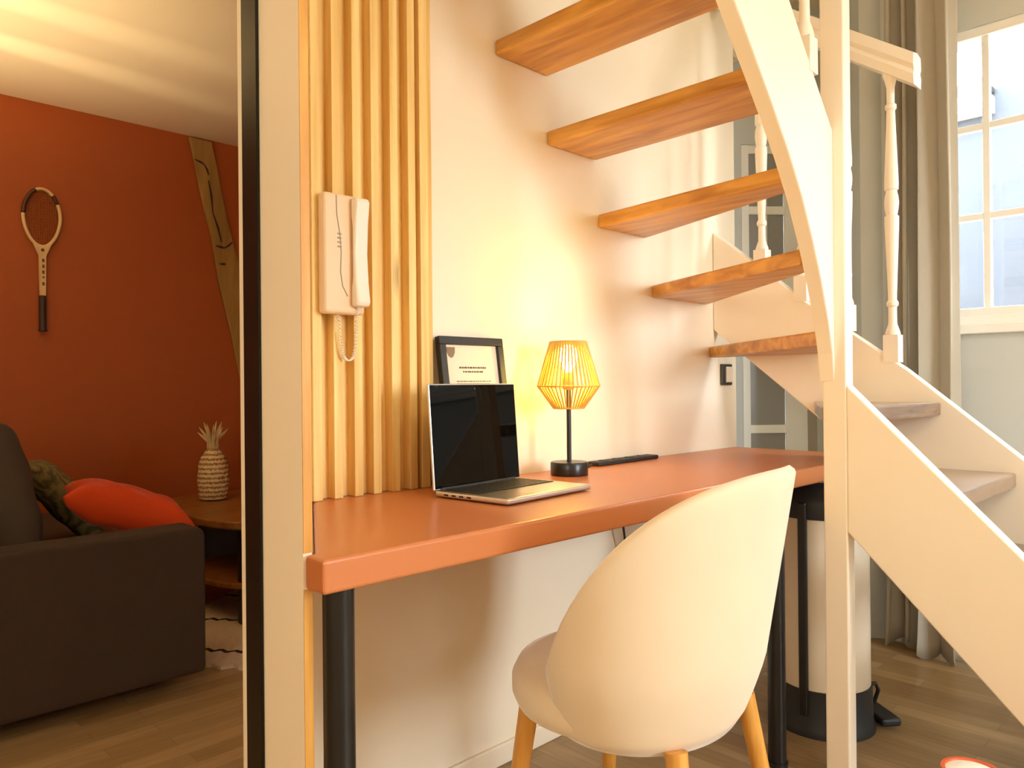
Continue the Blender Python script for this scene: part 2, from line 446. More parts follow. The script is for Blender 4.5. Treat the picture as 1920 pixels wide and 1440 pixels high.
# recess behind the stairs: side wall + oblique wall with the glazed door
def wall_seg(bm, p, q, t, z0, z1):
    p, q = Vector(p), Vector(q); n = Vector((q.y - p.y, p.x - q.x)).normalized() * t
    prism(bm, [p, q, q + n, p + n], z0, z1)
u = Vector((.735, -.678)).normalized()
D0 = Vector((3.219, 1.733))               # hinge edge of the door, photo column 1389
P_r = D0 + u * .47
P_l = D0 - u * .42
bm = BM(); wall_seg(bm, (XW, 1.085), P_r, -.08, 0, ZC)
struct('wall_recess_side', bm, M['grey_wall'], 'pale grey wall between the curtain and the glazed door', 'wall')
bm = BM()
wall_seg(bm, P_l, D0 - u * .001, -.1, 0, ZC); wall_seg(bm, D0 - u * .001, D0 + u * .3435, -.1, 2.092, ZC); wall_seg(bm, D0 + u * .3435, P_r, -.1, 0, ZC)
struct('wall_recess_back', bm, M['grey_wall'], 'grey wall around the glazed door seen between the treads', 'wall')
bm = BM(); wall_seg(bm, (2.653, 1.56), P_l, .1, 0, ZC)
struct('wall_recess_left', bm, M['wall'], 'short wall closing the recess behind the desk wall', 'wall')
Dr = thing('door_1', 'white glazed interior door with grey panes behind the stairs', 'door', (D0.x, D0.y, 0)); Dr['kind'] = 'structure'
Mdoor = Matrix.Translation((D0.x, D0.y, 0)) @ Matrix.Rotation(math.atan2(u.y, u.x), 4, 'Z')
bm = BM()
for a, b_ in ((0, .035), (.2, .30)): box(bm, a, b_, .0, .035, 0, 2.09, Mdoor)
zz = [0, .42, .785, 1.12, 1.46, 1.79, 2.07]
for z in zz: box(bm, .035, .2, .004, .031, z - (.0 if z == 0 else .018), z + .02, Mdoor)
for z0, z1 in ((1.46, 2.07),): box(bm, .112, .122, .008, .027, z0, z1, Mdoor)
obj('door_frame', bm, M['window_paint'], Dr, bevel=.002)
bm = BM()
for a, b_ in zip(zz, zz[1:]): box(bm, .036, .199, .014, .02, a + .02, b_ - .018, Mdoor)
obj('door_pane', bm, M['door_glass'], Dr)
bm = BM(); box(bm, .3003, .343, .0, .03, 0, 2.091, Mdoor)
obj('door_jamb', bm, M['lining'], Dr)

# outside: neighbouring house seen through the window
H = thing('neighbouring_house', 'blue grey slate clad house outside the window', 'house', (7.2, 0, -1))
bm = BM(); prism(bm, [(-6, -1), (2.6, -1), (2.6, 3.2), (1.85, 3.5), (1.62, 3.5), (1.5, 3.6), (1.25, 3.75), (-2.0, 4.6), (-6, 4.6)], 7.2, 9.0, 'x')
obj('house_wall', bm, M['slate'], H)
bm = BM(); box(bm, 7.02, 7.2, 1.62, 2.5, 3.18, 3.31)
obj('ledge', bm, M['window_paint'], H)
bm = BM(); box(bm, 7.1, 7.2, 1.62, 2.5, 3.34, 3.38)
obj('gutter', bm, M['black_matte'], H)
bm = BM(); box(bm, -20, 60, -40, 40, -1.1, -1.0)
struct('ground', bm, M['lining'], 'pale ground outside the window', 'ground')

# ------------------------------------------------------------------ slat panel
S = thing('slat_panel', 'vertical pine slat panel on the wall behind the intercom', 'wall panel', (1.0, YW, .76))
bm = BM(); box(bm, .849, 1.168, YW - .014, YW - .001, .7605, ZC - .01)
obj('backing_board', bm, M['pine'], S)
YS = 1.416
bm = BM()
for px in (601, 639.5, 677, 711.5, 746.5, 779.5, 803):
    xr = ratio(px + 3) * YS
    w = .021 if px != 803 else .024
    zb = .7605
    box(bm, xr - w, xr, YS, YW - .014, zb, ZC - .01)
obj('slats', bm, M['pine'], S, bevel=.0012)

# ------------------------------------------------------------------ staircase
ST = thing('staircase', 'white winding staircase with brown wooden treads over the desk', 'staircase', (1.92, .78, 0))
T = .04
def tread(pts, top, m='tread'):
    bm = BM(); prism(bm, pts, top - T, top)
    obj('tread', bm, M[m], ST, bevel=.006, seg=2)
ye, yi = YW - .001, .816
for k in range(1, 2): tread([(1.397 - .204 * k, yi), (1.603 - .204 * k, yi), (1.603 - .204 * k, ye), (1.397 - .204 * k, ye)], 1.912 + .195 * k)
tread([(1.397, yi), (1.603, yi), (1.603, ye), (1.397, ye)], 1.912)
tread([(1.600, yi), (1.806, yi), (1.817, ye), (1.598, ye)], 1.717)
tread([(1.737, yi), (1.823, yi), (2.075, ye), (1.824, ye)], 1.515)
tread([(1.803, yi), (1.90, yi), (2.455, ye), (2.105, ye)], 1.324)
tread([(1.925, .81), (2.0, .83), (2.485, 1.06), (2.485, ye), (2.463, ye)], 1.132)
tread([(1.946, .742), (2.489, .705), (2.489, 1.085), (1.95, .83)], .937, 'tread_grey')
tread([(1.942, .517), (2.489, .517), (2.489, .74), (1.945, .79)], .742, 'tread_grey')
tread([(1.942, .318), (2.489, .318), (2.489, .55), (1.942, .55)], .547, 'tread_grey')
tread([(1.942, .12), (2.489, .12), (2.489, .35), (1.942, .35)], .352, 'tread_grey')
tread([(1.942, -.08), (2.489, -.08), (2.489, .15), (1.942, .15)], .157, 'tread_grey')
# upper outer stringer (curved underside)
low = [(.62, 2.58), (1.0, 2.2), (1.3, 1.9), (1.415, 1.785), (1.51, 1.685), (1.60, 1.588), (1.665, 1.513), (1.73, 1.425), (1.785, 1.33), (1.832, 1.235), (1.868, 1.145), (1.89, 1.07), (1.8995, 1.0)]
top = [(1.8995, 1.622), (1.762, 1.766), (1.67, 1.865), (1.3, 2.255), (.92, 2.64)]
bm = BM(); prism(bm, low + top, .775, .815, 'y')
obj('stringer', bm, M['stair_white'], ST, bevel=.004)
# newel
bm = BM(); box(bm, 1.9, 1.945, .748, .807, 0, ZC - .001)
obj('newel_post', bm, M['stair_white'], ST, bevel=.004)
# lower outer stringer
bm = BM(); prism(bm, [(.748, .992), (-.18, .05), (-.18, 0), (.122, 0), (.748, .63)], 1.9, 1.94, 'x')
obj('stringer', bm, M['stair_white'], ST, bevel=.004)
# far stringer
bm = BM()
prism(bm, [(1.457, 1.549), (1.40, 1.505), (1.06, 1.226), (.95, 1.147), (.80, 1.036), (.50, .78), (.2, .5), (-.2, .1), (-.2, 0), (.05, 0), (.5, .405), (.93, .772), (1.08, .887), (1.34, 1.097), (1.457, 1.194)], 2.491, 2.53, 'x')
obj('stringer', bm, M['stair_white'], ST, bevel=.004)
def baluster(x, y, z0, h, sk=0):
    bm = BM()
    box(bm, x - .022, x + .022, y - .022, y + .022, z0 - .03, z0 + .055)
    P = [(.021, .055), (.022, .06), (.019, .075), (.0125, .095), (.012, .15), (.0165, .155), (.0175, .165), (.012, .175), (.0135, .22), (.0205, .42), (.0205, .45), (.0165, .453), (.0165, .458), (.0195, .475), (.021, .495), (.0195, .515), (.016, .53), (.016, .535), (.02, .538), (.0205, .56), (.012, .80), (.0165, .805), (.0165, .818), (.011, .822), (.0115, .875), (.017, .90), (.022, .915), (.0225, .94)]
    lathe(bm, [(r_, z0 + z * (h / .94 if z > .06 else 1)) for r_, z in P], x, y, 20)
    obj('baluster', bm, M['stair_white'], ST, smooth='auto', angle=35)
ztop = lambda y: 1.147 + (y - .95) * .745
for y in (.845, .985, 1.13, 1.275): baluster(2.511, y, ztop(y) + .02, 1.893 + .7 * (y - .768) + .025 - ztop(y) - .02)
baluster(1.79, .795, 1.765, .94)
# handrail over the far stringer
bm = BM()
sec = [(2.478, 0), (2.544, 0), (2.548, .03), (2.540, .045), (2.548, .06), (2.544, .095), (2.511, .102), (2.478, .095), (2.474, .06), (2.482, .045), (2.474, .03)]
v0 = [bm.verts.new((x, .768, 1.893 + z)) for x, z in sec]; v1 = [bm.verts.new((x, 1.44, 1.893 + .7 * .672 + z)) for x, z in sec]
bm.faces.new(v0); bm.faces.new(v1)
for i in range(len(sec)): bm.faces.new((v0[i], v0[(i + 1) % len(sec)], v1[(i + 1) % len(sec)], v1[i]))
bmesh.ops.recalc_face_normals(bm, faces=bm.faces[:])
obj('handrail', bm, M['stair_white'], ST)

# ------------------------------------------------------------------ desk
DK = thing('desk', 'long terracotta desk with black tube legs under the stairs', 'desk', (1.5, 1.2, 0))
bm = BM()
prism(bm, [(.556, .93), (2.54, .93), (2.60, .96), (2.615, 1.02), (2.615, YW - .0005 - .012), (.8405, YW - .0125), (.5722, .9805), (.556, .9805)], .711, .76)
obj('tabletop', bm, M['desk'], DK, bevel=.0055, seg=3)
for x, y in ((.601, .965), (1.895, .933)):
    bm = BM(); lathe(bm, [(.023, .012), (.023, .711)], x, y, 28); lathe(bm, [(.027, 0), (.027, .012)], x, y, 28)
    lathe(bm, [(.024, .706), (.024, .711)], x, y, 28)
    obj('leg', bm, M['black'], DK, smooth='auto')

# ------------------------------------------------------------------ chair
cc = Vector((1.204, .851)); TH = 1.697; Fw = Vector((math.cos(TH), math.sin(TH))); Rt = Vector((Fw.y, -Fw.x))
CH = thing('dining_chair', 'cream velvet shell chair with honey coloured legs at the desk', 'chair', (cc.x, cc.y, 0))
def cw(fx, rx, z): p = cc + Fw * fx + Rt * rx; return Vector((p.x, p.y, z))
bm = BM()
nA, nT = 48, 18
AM, TK = 1.977, .034
def shell(a, t, k0):
    """a: angle from the back, t: 0 bottom .. 1 rim, k0: inset from the outer surface"""
    s = abs(a) / AM
    zt = .518 + .336 * max(0, 1 - s ** 2.648)
    zb = .381 + .012 * s * s
    z = zb + (zt - zb) * t
    k = max(0, z - .381)
    R = .205 + .039 * min(1, k / .12) ** .6 + .112 * k - k0
    return cw(-math.cos(a) * R * .772 - .077 * k, math.sin(a) * R, z)
def rimdrop(t, e): return t
outer = [[bm.verts.new(shell(-AM + 2 * AM * i / nA, .97 * j / nT, 0)) for j in range(nT + 1)] for i in range(nA + 1)]
inner = [[bm.verts.new(shell(-AM + 2 * AM * i / nA, .97 * j / nT, TK)) for j in range(nT + 1)] for i in range(nA + 1)]
rim = []
for i in range(nA + 1):
    a = -AM + 2 * AM * i / nA
    rim.append([bm.verts.new(shell(a, tt, kk)) for tt, kk in ((.985, .004), (1.0, TK * .5), (.985, TK - .004))])
for i in range(nA):
    for j in range(nT):
        bm.faces.new((outer[i][j], outer[i + 1][j], outer[i + 1][j + 1], outer[i][j + 1]))
        bm.faces.new((inner[i][j + 1], inner[i + 1][j + 1], inner[i + 1][j], inner[i][j]))
    ch = [lambda q: outer[q][nT], lambda q: rim[q][0], lambda q: rim[q][1], lambda q: rim[q][2], lambda q: inner[q][nT]]
    for p, q in zip(ch, ch[1:]): bm.faces.new((p(i), p(i + 1), q(i + 1), q(i)))
    bm.faces.new((outer[i + 1][0], outer[i][0], inner[i][0], inner[i + 1][0]))
for i in (0, nA):
    for j in range(nT): bm.faces.new((outer[i][j], outer[i][j + 1], inner[i][j + 1], inner[i][j]))
    bm.faces.new((outer[i][nT], rim[i][0], rim[i][1], rim[i][2], inner[i][nT]))
bmesh.ops.recalc_face_normals(bm, faces=bm.faces[:])
obj('backrest', bm, M['velvet'], CH, smooth=True)
bm = BM()
prof = [(.001, .382), (.14, .383), (.19, .386), (.212, .398), (.222, .42), (.222, .445), (.21, .468), (.18, .48), (.10, .486), (.001, .487)]
Ms = Matrix.Translation((*(cc + Fw * .05), 0)) @ Matrix.Rotation(math.atan2(Fw.y, Fw.x), 4, 'Z') @ Matrix.Diagonal((.96, 1.03, 1, 1))
lathe(bm, prof, 0, 0, 48, Ms)
obj('seat', bm, M['velvet'], CH, smooth=True)
for sx, sy in ((1, 1), (1, -1), (-1, 1), (-1, -1)):
    a = cw(.02 + .15 * sx, .15 * sy, .395); b_ = cw(.02 + (.19 if sx > 0 else .215) * sx, .20 * sy, 0)
    bm = BM(); tube(bm, [a, a.lerp(b_, .5), b_], [.019, .016, .011], 20)
    obj('leg', bm, M['gold_wood'], CH, smooth='auto')

# ------------------------------------------------------------------ table lamp
lx, ly = 1.535, 1.33
LP = thing('table_lamp', 'lit table lamp with a woven gold wire shade', 'lamp', (lx, ly, .76))
bm = BM(); lathe(bm, [(.049, .7605), (.05, .763), (.05, .792), (.048, .795)], lx, ly, 40)
obj('lamp_base', bm, M['black'], LP, smooth='auto')
bm = BM(); lathe(bm, [(.0062, .795), (.0062, 1.0)], lx, ly, 16)
obj('stem', bm, M['black'], LP, smooth='auto')
bm = BM(); lathe(bm, [(.012, .985), (.016, .99), (.016, 1.028), (.013, 1.032)], lx, ly, 20)
obj('bulb_socket', bm, M['cord'], LP, smooth='auto')
bm = BM(); lathe(bm, [(.008, 1.032), (.012, 1.042), (.022, 1.062), (.026, 1.078), (.022, 1.094), (.010, 1.103), (.001, 1.104)], lx, ly, 20)
obj('bulb', bm, M['bulb'], LP, smooth=True)
SHP = [(.0485, 1.112), (.0825, .995), (.041, .937)]
bm = BM(); n = 90
for rr_, z in SHP:
    tube(bm, [(lx + rr_ * math.cos(2 * PI * k / 40), ly + rr_ * math.sin(2 * PI * k / 40), z) for k in range(40)], .0022, 6, closed=True)
for k in range(n):
    a = 2 * PI * k / n
    (ra, za), (rb, zb) = SHP[0], SHP[1]
    tw = .1 * (1 if k % 2 else -1)
    tube(bm, [(lx + ra * math.cos(a), ly + ra * math.sin(a), za), (lx + rb * math.cos(a + tw * .4), ly + rb * math.sin(a + tw * .4), zb)], .002, 5)
for k in range(44):
    a = 2 * PI * k / 44
    (ra, za), (rb, zb) = SHP[1], SHP[2]
    tube(bm, [(lx + ra * math.cos(a), ly + ra * math.sin(a), za), (lx + rb * math.cos(a), ly + rb * math.sin(a), zb)], .0019, 5)
for k in range(3):
    a = 2 * PI * k / 3 + .4
    tube(bm, [(lx, ly, .99), (lx + .0825 * math.cos(a), ly + .0825 * math.sin(a), .995)], .0018, 5)
obj('lamp_shade', bm, M['cord'], LP)
bm = BM(); tube(bm, [(lx + .048, ly + .01, .765), (lx + .075, ly + .03, .7635), (lx + .12, ly + .05, .7632), (lx + .16, ly + .07, .7634), (lx + .20, ly + .085, .765)], .003, 8)
obj('power_cord', bm, M['black_matte'], LP, smooth=True)

# power strip on the desk along the wall
PS = thing('power_strip', 'flat black power strip lying on the desk by the wall', 'power strip', (1.88, 1.42, .76))
bm = BM(); Mp = Matrix.Translation((1.88, 1.418, .7606)) @ Matrix.Rotation(.02, 4, 'Z'); box(bm, -.14, .17, -.022, .022, 0, .012, Mp)
obj('strip_body', bm, M['black_matte'], PS, bevel=.003)
for k in range(4):
    bm = BM(); lathe(bm, [(.015, .012), (.015, .0135)], -.09 + k * .065, 0, 20, Mp)
    obj('outlet', bm, M['keys'], PS)
# cable hanging under the desk
bm = BM(); tube(bm, [(1.872, 1.40, .709), (1.868, 1.405, .65), (1.872, 1.41, .58), (1.89, 1.415, .52), (1.93, 1.42, .46), (1.96, 1.425, .30), (1.97, 1.43, .06)], .0035, 8)
tag(obj('hanging_cable', bm, M['black_matte'], smooth=True), 'thin black cable hanging below the desk by the wall', 'cable')

# ------------------------------------------------------------------ laptop
la = math.radians(5.0)
Ml = Matrix.Translation((1.053, 1.072, .7605)) @ Matrix.Rotation(la, 4, 'Z')
LT = thing('laptop', 'open silver laptop with a dark screen on the desk', 'laptop', (1.046, 1.084, .76))
LW, LD, LH = .289, .206, .014
bm = BM(); box(bm, 0, LW, 0, LD, .002, LH, Ml)
o = obj('laptop_base', bm, M['alu'], LT, bevel=.004, seg=3)
bm = BM(); box(bm, .016, LW - .016, .092, .196, LH - .001, LH + .0003, Ml)
k_ = obj('keyboard', bm, M['keys'], o)
k_['label'] = 'black keyboard'
bm = BM()
for rw in range(6):
    y0 = .095 + rw * .0168; nk = 13
    for c in range(nk):
        if rw == 0 and 4 <= c <= 8:
            if c > 4: continue
            x0, x1 = .02 + c * .0196, .02 + 9 * .0196 - .003
        else: x0, x1 = .02 + c * .0196, .02 + (c + 1) * .0196 - .003
        box(bm, x0, x1, y0, y0 + .0145, LH, LH + .0016, Ml)
obj('keys', bm, M['keys'], o)
bm = BM(); box(bm, LW / 2 - .055, LW / 2 + .055, .008, .084, LH - .0005, LH + .0004, Ml)
obj('trackpad', bm, M['alu'], o)
bm = BM()
for k in range(4): box(bm, -.0004, .0005, .10 + k * .022, .112 + k * .022, .006, .0095, Ml)
obj('ports', bm, M['black_matte'], o)
Mscr = Ml @ Matrix.Translation((0, LD + .002, LH - .002)) @ Matrix.Rotation(math.radians(-4), 4, 'X')
SH = .232
bm = BM(); box(bm, 0, LW, 0, .006, 0, SH, Mscr)
o = obj('screen_lid', bm, M['alu'], LT, bevel=.0028, seg=3)
bm = BM(); box(bm, .003, LW - .003, -.0008, .0005, .004, SH - .003, Mscr)
obj('display', bm, M['screen'], o, bevel=.0)
bm = BM(); lathe(bm, [(.0025, 0), (.0025, .001)], 0, 0, 12, Mscr @ Matrix.Translation((LW / 2, -.0008, SH - .012)) @ Matrix.Rotation(PI / 2, 4, 'X'))
obj('webcam', bm, M['keys'], o)
bm = BM(); box(bm, .02, LW - .02, -.004, .006, -.004, .006, Mscr)
obj('hinge', bm, M['keys'], o, bevel=.002)

# ------------------------------------------------------------------ picture frame leaning on the wall
Mf = Matrix.Translation((1.176, YW - .078, .7625)) @ Matrix.Rotation(math.radians(-8.0), 4, 'X')
PF = thing('picture_frame', 'black picture frame leaning on the wall behind the laptop', 'picture frame', (1.28, YW - .07, .76))
fw, fh, ft = .214, .362, .018
bm = BM()
for a in ((0, fw, 0, .02), (0, fw, fh - .02, fh), (0, .02, .02, fh - .02), (fw - .02, fw, .02, fh - .02)):
    box(bm, a[0], a[1], 0, ft, a[2], a[3], Mf)
obj('frame', bm, M['black_matte'], PF, bevel=.002)
bm = BM(); box(bm, .018, fw - .018, .009, .013, .018, fh - .018, Mf)
pr = obj('print', bm, M['paper'], PF)
pr['label'] = 'cream printed sheet with two short dark lines of text'
def words_line(z, x0, x1, h):
    x = x0; bm = BM()
    while x < x1:
        w = random.uniform(.004, .012)
        box(bm, x, min(x + w, x1), .0083, .0089, z, z + h, Mf); x += w + .0022
    obj('text_line', bm, M['ink'], pr)
words_line(.283, .062, .152, .0045); words_line(.273, .073, .142, .004)
words_line(.25, .05, .165, .002); words_line(.244, .05, .16, .002)
bm = BM(); prism(bm, [(.026, .336), (.054, .336), (.052, .322), (.046, .312), (.039, .309), (.032, .313), (.027, .323)], .0081, .0089, 'y', Mf)
obj('emblem', bm, M['seal'], pr)

# ------------------------------------------------------------------ intercom
IC = thing('intercom_handset', 'ivory wall intercom with handset on the pine slats', 'intercom', (.885, YS, 1.15))
yb = YS - .0005
bm = BM(); box(bm, .838, .936, yb - .03, yb, 1.152, 1.405)
o = obj('base_plate', bm, M['plastic_tan'], IC, bevel=.008, seg=3)
bm = BM()
for k in range(4): box(bm, .868, .878, yb - .0306, yb - .029, 1.318 - k * .009, 1.3215 - k * .009)
obj('speaker_slots', bm, M['ivory_dark'], o)
bm = BM(); tube(bm, [(.868 + x, yb - .0302, z) for x, z in ((-.002, 1.40), (-.001, 1.36), (.006, 1.32), (.009, 1.28), (.007, 1.24), (.012, 1.21), (.024, 1.19))], .0012, 6)
obj('seam', bm, M['ivory_dark'], o)
bm = BM()
prism(bm, [(yb - .03, 1.168), (yb - .052, 1.168), (yb - .056, 1.178), (yb - .05, 1.22), (yb - .046, 1.28), (yb - .05, 1.345), (yb - .056, 1.388), (yb - .052, 1.398), (yb - .03, 1.398), (yb - .03, 1.36), (yb - .034, 1.34), (yb - .034, 1.23), (yb - .03, 1.21)], .9, .934, 'x')
obj('handset', bm, M['plastic'], IC, bevel=.006, seg=3)
bm = BM()
pts = []
ctrl = [(.878, yb - .012, 1.152), (.884, yb - .012, 1.10), (.892, yb - .012, 1.065), (.905, yb - .012, 1.055), (.918, yb - .012, 1.07), (.922, yb - .016, 1.12), (.914, yb - .035, 1.168)]
def cat(ps, t):
    n_ = len(ps) - 1; i = min(int(t * n_), n_ - 1); f_ = t * n_ - i
    p0, p1, p2, p3 = (Vector(ps[max(0, min(n_, i + k))]) for k in (-1, 0, 1, 2))
    return .5 * ((2 * p1) + (p2 - p0) * f_ + (2 * p0 - 5 * p1 + 4 * p2 - p3) * f_ ** 2 + (-p0 + 3 * p1 - 3 * p2 + p3) * f_ ** 3)
NC = 420
for k in range(NC + 1):
    t = k / NC; p = cat(ctrl, t); a = t * 2 * PI * 42
    pts.append(p + Vector((math.cos(a) * .0032, math.sin(a) * .0032, 0)))
tube(bm, pts, .0012, 5)
obj('coiled_cord', bm, M['plastic'], IC, smooth=True)

# light switch
SW = thing('light_switch', 'dark metal light switch on the wall end below the stairs', 'light switch', (2.575, YW, 1.03))
bm = BM(); box(bm, 2.537, 2.613, YW - .008, YW - .0005, .992, 1.07)
o = obj('cover_plate', bm, M['switch'], SW, bevel=.003)
bm = BM(); box(bm, 2.563, 2.606, YW - .013, YW - .007, 1.002, 1.06)
obj('rocker', bm, M['plastic'], SW, bevel=.002)

# ------------------------------------------------------------------ pedal bin
bx, by = 2.235, .955
BN = thing('pedal_bin', 'cream pedal bin with black lid and base under the desk', 'bin', (bx, by, 0))
Rb = .128
bm = BM(); lathe(bm, [(Rb - .004, .126), (Rb, .13), (Rb, .612), (Rb - .002, .616)], bx, by, 48)
obj('bin_body', bm, M['bin'], BN, smooth='auto')
bm = BM(); lathe(bm, [(Rb + .012, .0), (Rb + .012, .02), (Rb + .006, .03), (Rb + .004, .128)], bx, by, 48)
obj('bin_base', bm, M['black_matte'], BN, smooth='auto')
bm = BM(); lathe(bm, [(Rb + .004, .612), (Rb + .005, .655), (Rb - .01, .68), (Rb - .05, .693), (.001, .695)], bx, by, 48)
obj('lid', bm, M['black_matte'], BN, smooth='auto', angle=60)
da = math.atan2(-.705, -.709) - .42 - .35
hx = Vector((bx + math.cos(da) * (Rb + .006), by + math.sin(da) * (Rb + .006), 0))
pa = da + PI - .15
bm = BM(); Mh = Matrix.Translation(hx) @ Matrix.Rotation(da, 4, 'Z'); box(bm, -.006, .008, -.0125, .0125, .06, .66, Mh)
obj('hinge_bar', bm, M['black'], BN, bevel=.004)
pd = math.atan2(-.705, .709) + .1
Mp = Matrix.Translation((bx, by, 0)) @ Matrix.Rotation(pd, 4, 'Z')
bm = BM(); box(bm, Rb, Rb + .06, -.09, .06, .012, .036, Mp)
obj('pedal', bm, M['black_matte'], BN, bevel=.008)
bm = BM(); tube(bm, [(Rb - .01, -.02, .11), (Rb + .022, -.02, .112), (Rb + .034, -.015, .09), (Rb + .028, -.005, .055), (Rb + .02, 0, .034)], .006, 8, mat=Mp)
obj('pedal_arm', bm, M['black_matte'], BN, smooth=True)

# ------------------------------------------------------------------ curtain
CU = thing('curtain', 'long taupe curtain hanging beside the window', 'curtain', (3.03, .95, 0))
def curtain(name, m, y0, y1, x0, folds, amp, z0, z1, seed, flare=0):
    rnd = random.Random(seed); bm = BM()
    nu, nv = 150, 46
    ph = [rnd.uniform(-.4, .4) for _ in range(4)]
    rows = []
    for j in range(nv + 1):
        v = j / nv; z = z1 + (z0 - z1) * v
        row = []
        for i in range(nu + 1):
            uu = i / nu
            a = uu * folds * 2 * PI + ph[0] + .3 * math.sin(3 * v + ph[1])
            y = y0 + (y1 - y0) * uu + .012 * math.sin(2 * a + ph[2]) + flare * v ** 6 * (uu - .5) * .8
            x = x0 - amp * (.5 + .5 * math.sin(a)) - .008 * math.sin(a * .37 + 9 * v) - flare * v ** 8 * .25 * (.5 + .5 * math.sin(a + 1))
            row.append(bm.verts.new((x, y, z + (.03 * v ** 10 * math.sin(a * 1.7) if flare else 0) * .5 + .012)))
        rows.append(row)
    for j in range(nv):
        for i in range(nu): bm.faces.new((rows[j][i], rows[j][i + 1], rows[j + 1][i + 1], rows[j + 1][i]))
    return obj(name, bm, m, CU, smooth=True, solid=.003)
curtain('curtain_panel', M['curtain'], .785, .900, 3.02, 1.2, .06, .004, ZC - .03, 3, .04)
curtain('curtain_panel', M['curtain'], .912, 1.05, 3.112, 2.6, .07, .004, ZC - .03, 8, .05)

# ------------------------------------------------------------------ living room
SO = thing('sofa', 'dark brown grey fabric sofa in the living room', 'sofa', (.5, 3.3, 0))
bm = BM(); prism(bm, [(.12, .055), (1.07, .055), (1.07, .515), (1.052, .537), (.12, .537)], 2.53, 2.68, 'y')
obj('armrest', bm, M['sofa'], SO, bevel=.018, seg=4)
bm = BM(); box(bm, .12, .36, 2.685, 4.1, .055, .74)
obj('backrest', bm, M['sofa'], SO, bevel=.03, seg=4)
bm = BM(); box(bm, .365, 1.04, 2.685, 4.1, .055, .24)
obj('sofa_base', bm, M['sofa'], SO, bevel=.015, seg=3)
bm = BM(); box(bm, .37, 1.05, 2.69, 4.1, .245, .42)
obj('seat_cushion', bm, M['sofa'], SO, bevel=.03, seg=4)
for x, y in ((.17, 2.75), (.88, 2.75), (.17, 4.05), (.95, 4.05)):
    bm = BM(); lathe(bm, [(.02, 0), (.024, .056)], x, y, 16)
    obj('foot', bm, M['black_matte'], SO)

def pillow(name, m, label, cat, ctr, ex, ey, ez, rot, pinch=.1, group=None):
    bm = BM(); n = 24
    top, bot = [], []
    for s, store in ((1, top), (-1, bot)):
        for i in range(n + 1):
            row = []
            for j in range(n + 1):
                a, b2 = i / n * 2 - 1, j / n * 2 - 1
                th = max(0, (1 - a ** 4) * (1 - b2 ** 4)) ** .5
                kx = 1 - pinch * (1 - b2 * b2) * 0 - pinch * (1 - abs(a)) * 0
                e = 1 - pinch * (1 - a * a); e2 = 1 - pinch * (1 - b2 * b2)
                row.append(bm.verts.new((a * ex * e2, b2 * ey * e, s * ez * th + .004 * math.sin(9 * a + 5 * b2) * th)))
            store.append(row)
    for st in (top, bot):
        for i in range(n):
            for j in range(n): bm.faces.new((st[i][j], st[i + 1][j], st[i + 1][j + 1], st[i][j + 1]))
    bmesh.ops.remove_doubles(bm, verts=bm.verts[:], dist=.0008)
    bmesh.ops.recalc_face_normals(bm, faces=bm.faces[:])
    Mx = Matrix.Translation(ctr) @ rot
    bmesh.ops.transform(bm, matrix=Mx, verts=bm.verts[:])
    return tag(obj(name, bm, m, smooth=True, loc=ctr), label, cat, group)
R = Matrix.Rotation
pillow('back_cushion', M['cushion_grey'], 'large grey brown back cushion standing on the sofa', 'cushion', (.57, 3.04, .675), .235, .30, .085, R(math.radians(-102), 4, 'Y'), .04)
pillow('throw_pillow', M['green_pillow'], 'olive patterned throw pillow leaning on the grey brown cushion', 'pillow', (.835, 3.25, .585), .185, .17, .06, R(math.radians(-15), 4, 'Z') @ R(math.radians(50), 4, 'Y'), .08)
pillow('throw_pillow', M['orange_pillow'], 'bright orange throw pillow lying above the sofa arm', 'pillow', (.945, 2.875, .572), .225, .165, .075, R(math.radians(-15), 4, 'Z') @ R(math.radians(21), 4, 'Y'), .2)

# low wooden table with a shelf
TB = thing('coffee_table', 'low rounded wooden table with a lower shelf behind the sofa', 'table', (1.76, 3.42, 0))
def sup(cx, cy, a, b_, p, n_=64):
    out = []
    for k in range(n_):
        t = 2 * PI * k / n_; c, s = math.cos(t), math.sin(t)
        out.append((cx + a * math.copysign(abs(c) ** (2 / p), c), cy + b_ * math.copysign(abs(s) ** (2 / p), s)))
    return out
bm = BM(); prism(bm, sup(1.76, 3.42, .43, .54, 3.2), .415, .45)
obj('table_top', bm, M['walnut'], TB, bevel=.008, seg=3)
bm = BM(); prism(bm, sup(1.76, 3.42, .41, .50, 3.2), .165, .19)
obj('shelf', bm, M['walnut'], TB, bevel=.006)
for x, y in ((1.45, 3.05), (2.06, 3.05), (1.45, 3.8), (2.06, 3.8)):
    bm = BM(); box(bm, x - .02, x + .02, y - .02, y + .02, 0.017, .415)
    obj('leg', bm, M['dark_wood'], TB, bevel=.003)
bm = BM(); box(bm, 1.5, 2.0, 3.6, 3.63, .19, .415)
obj('back_panel', bm, M['dark_wood'], TB)

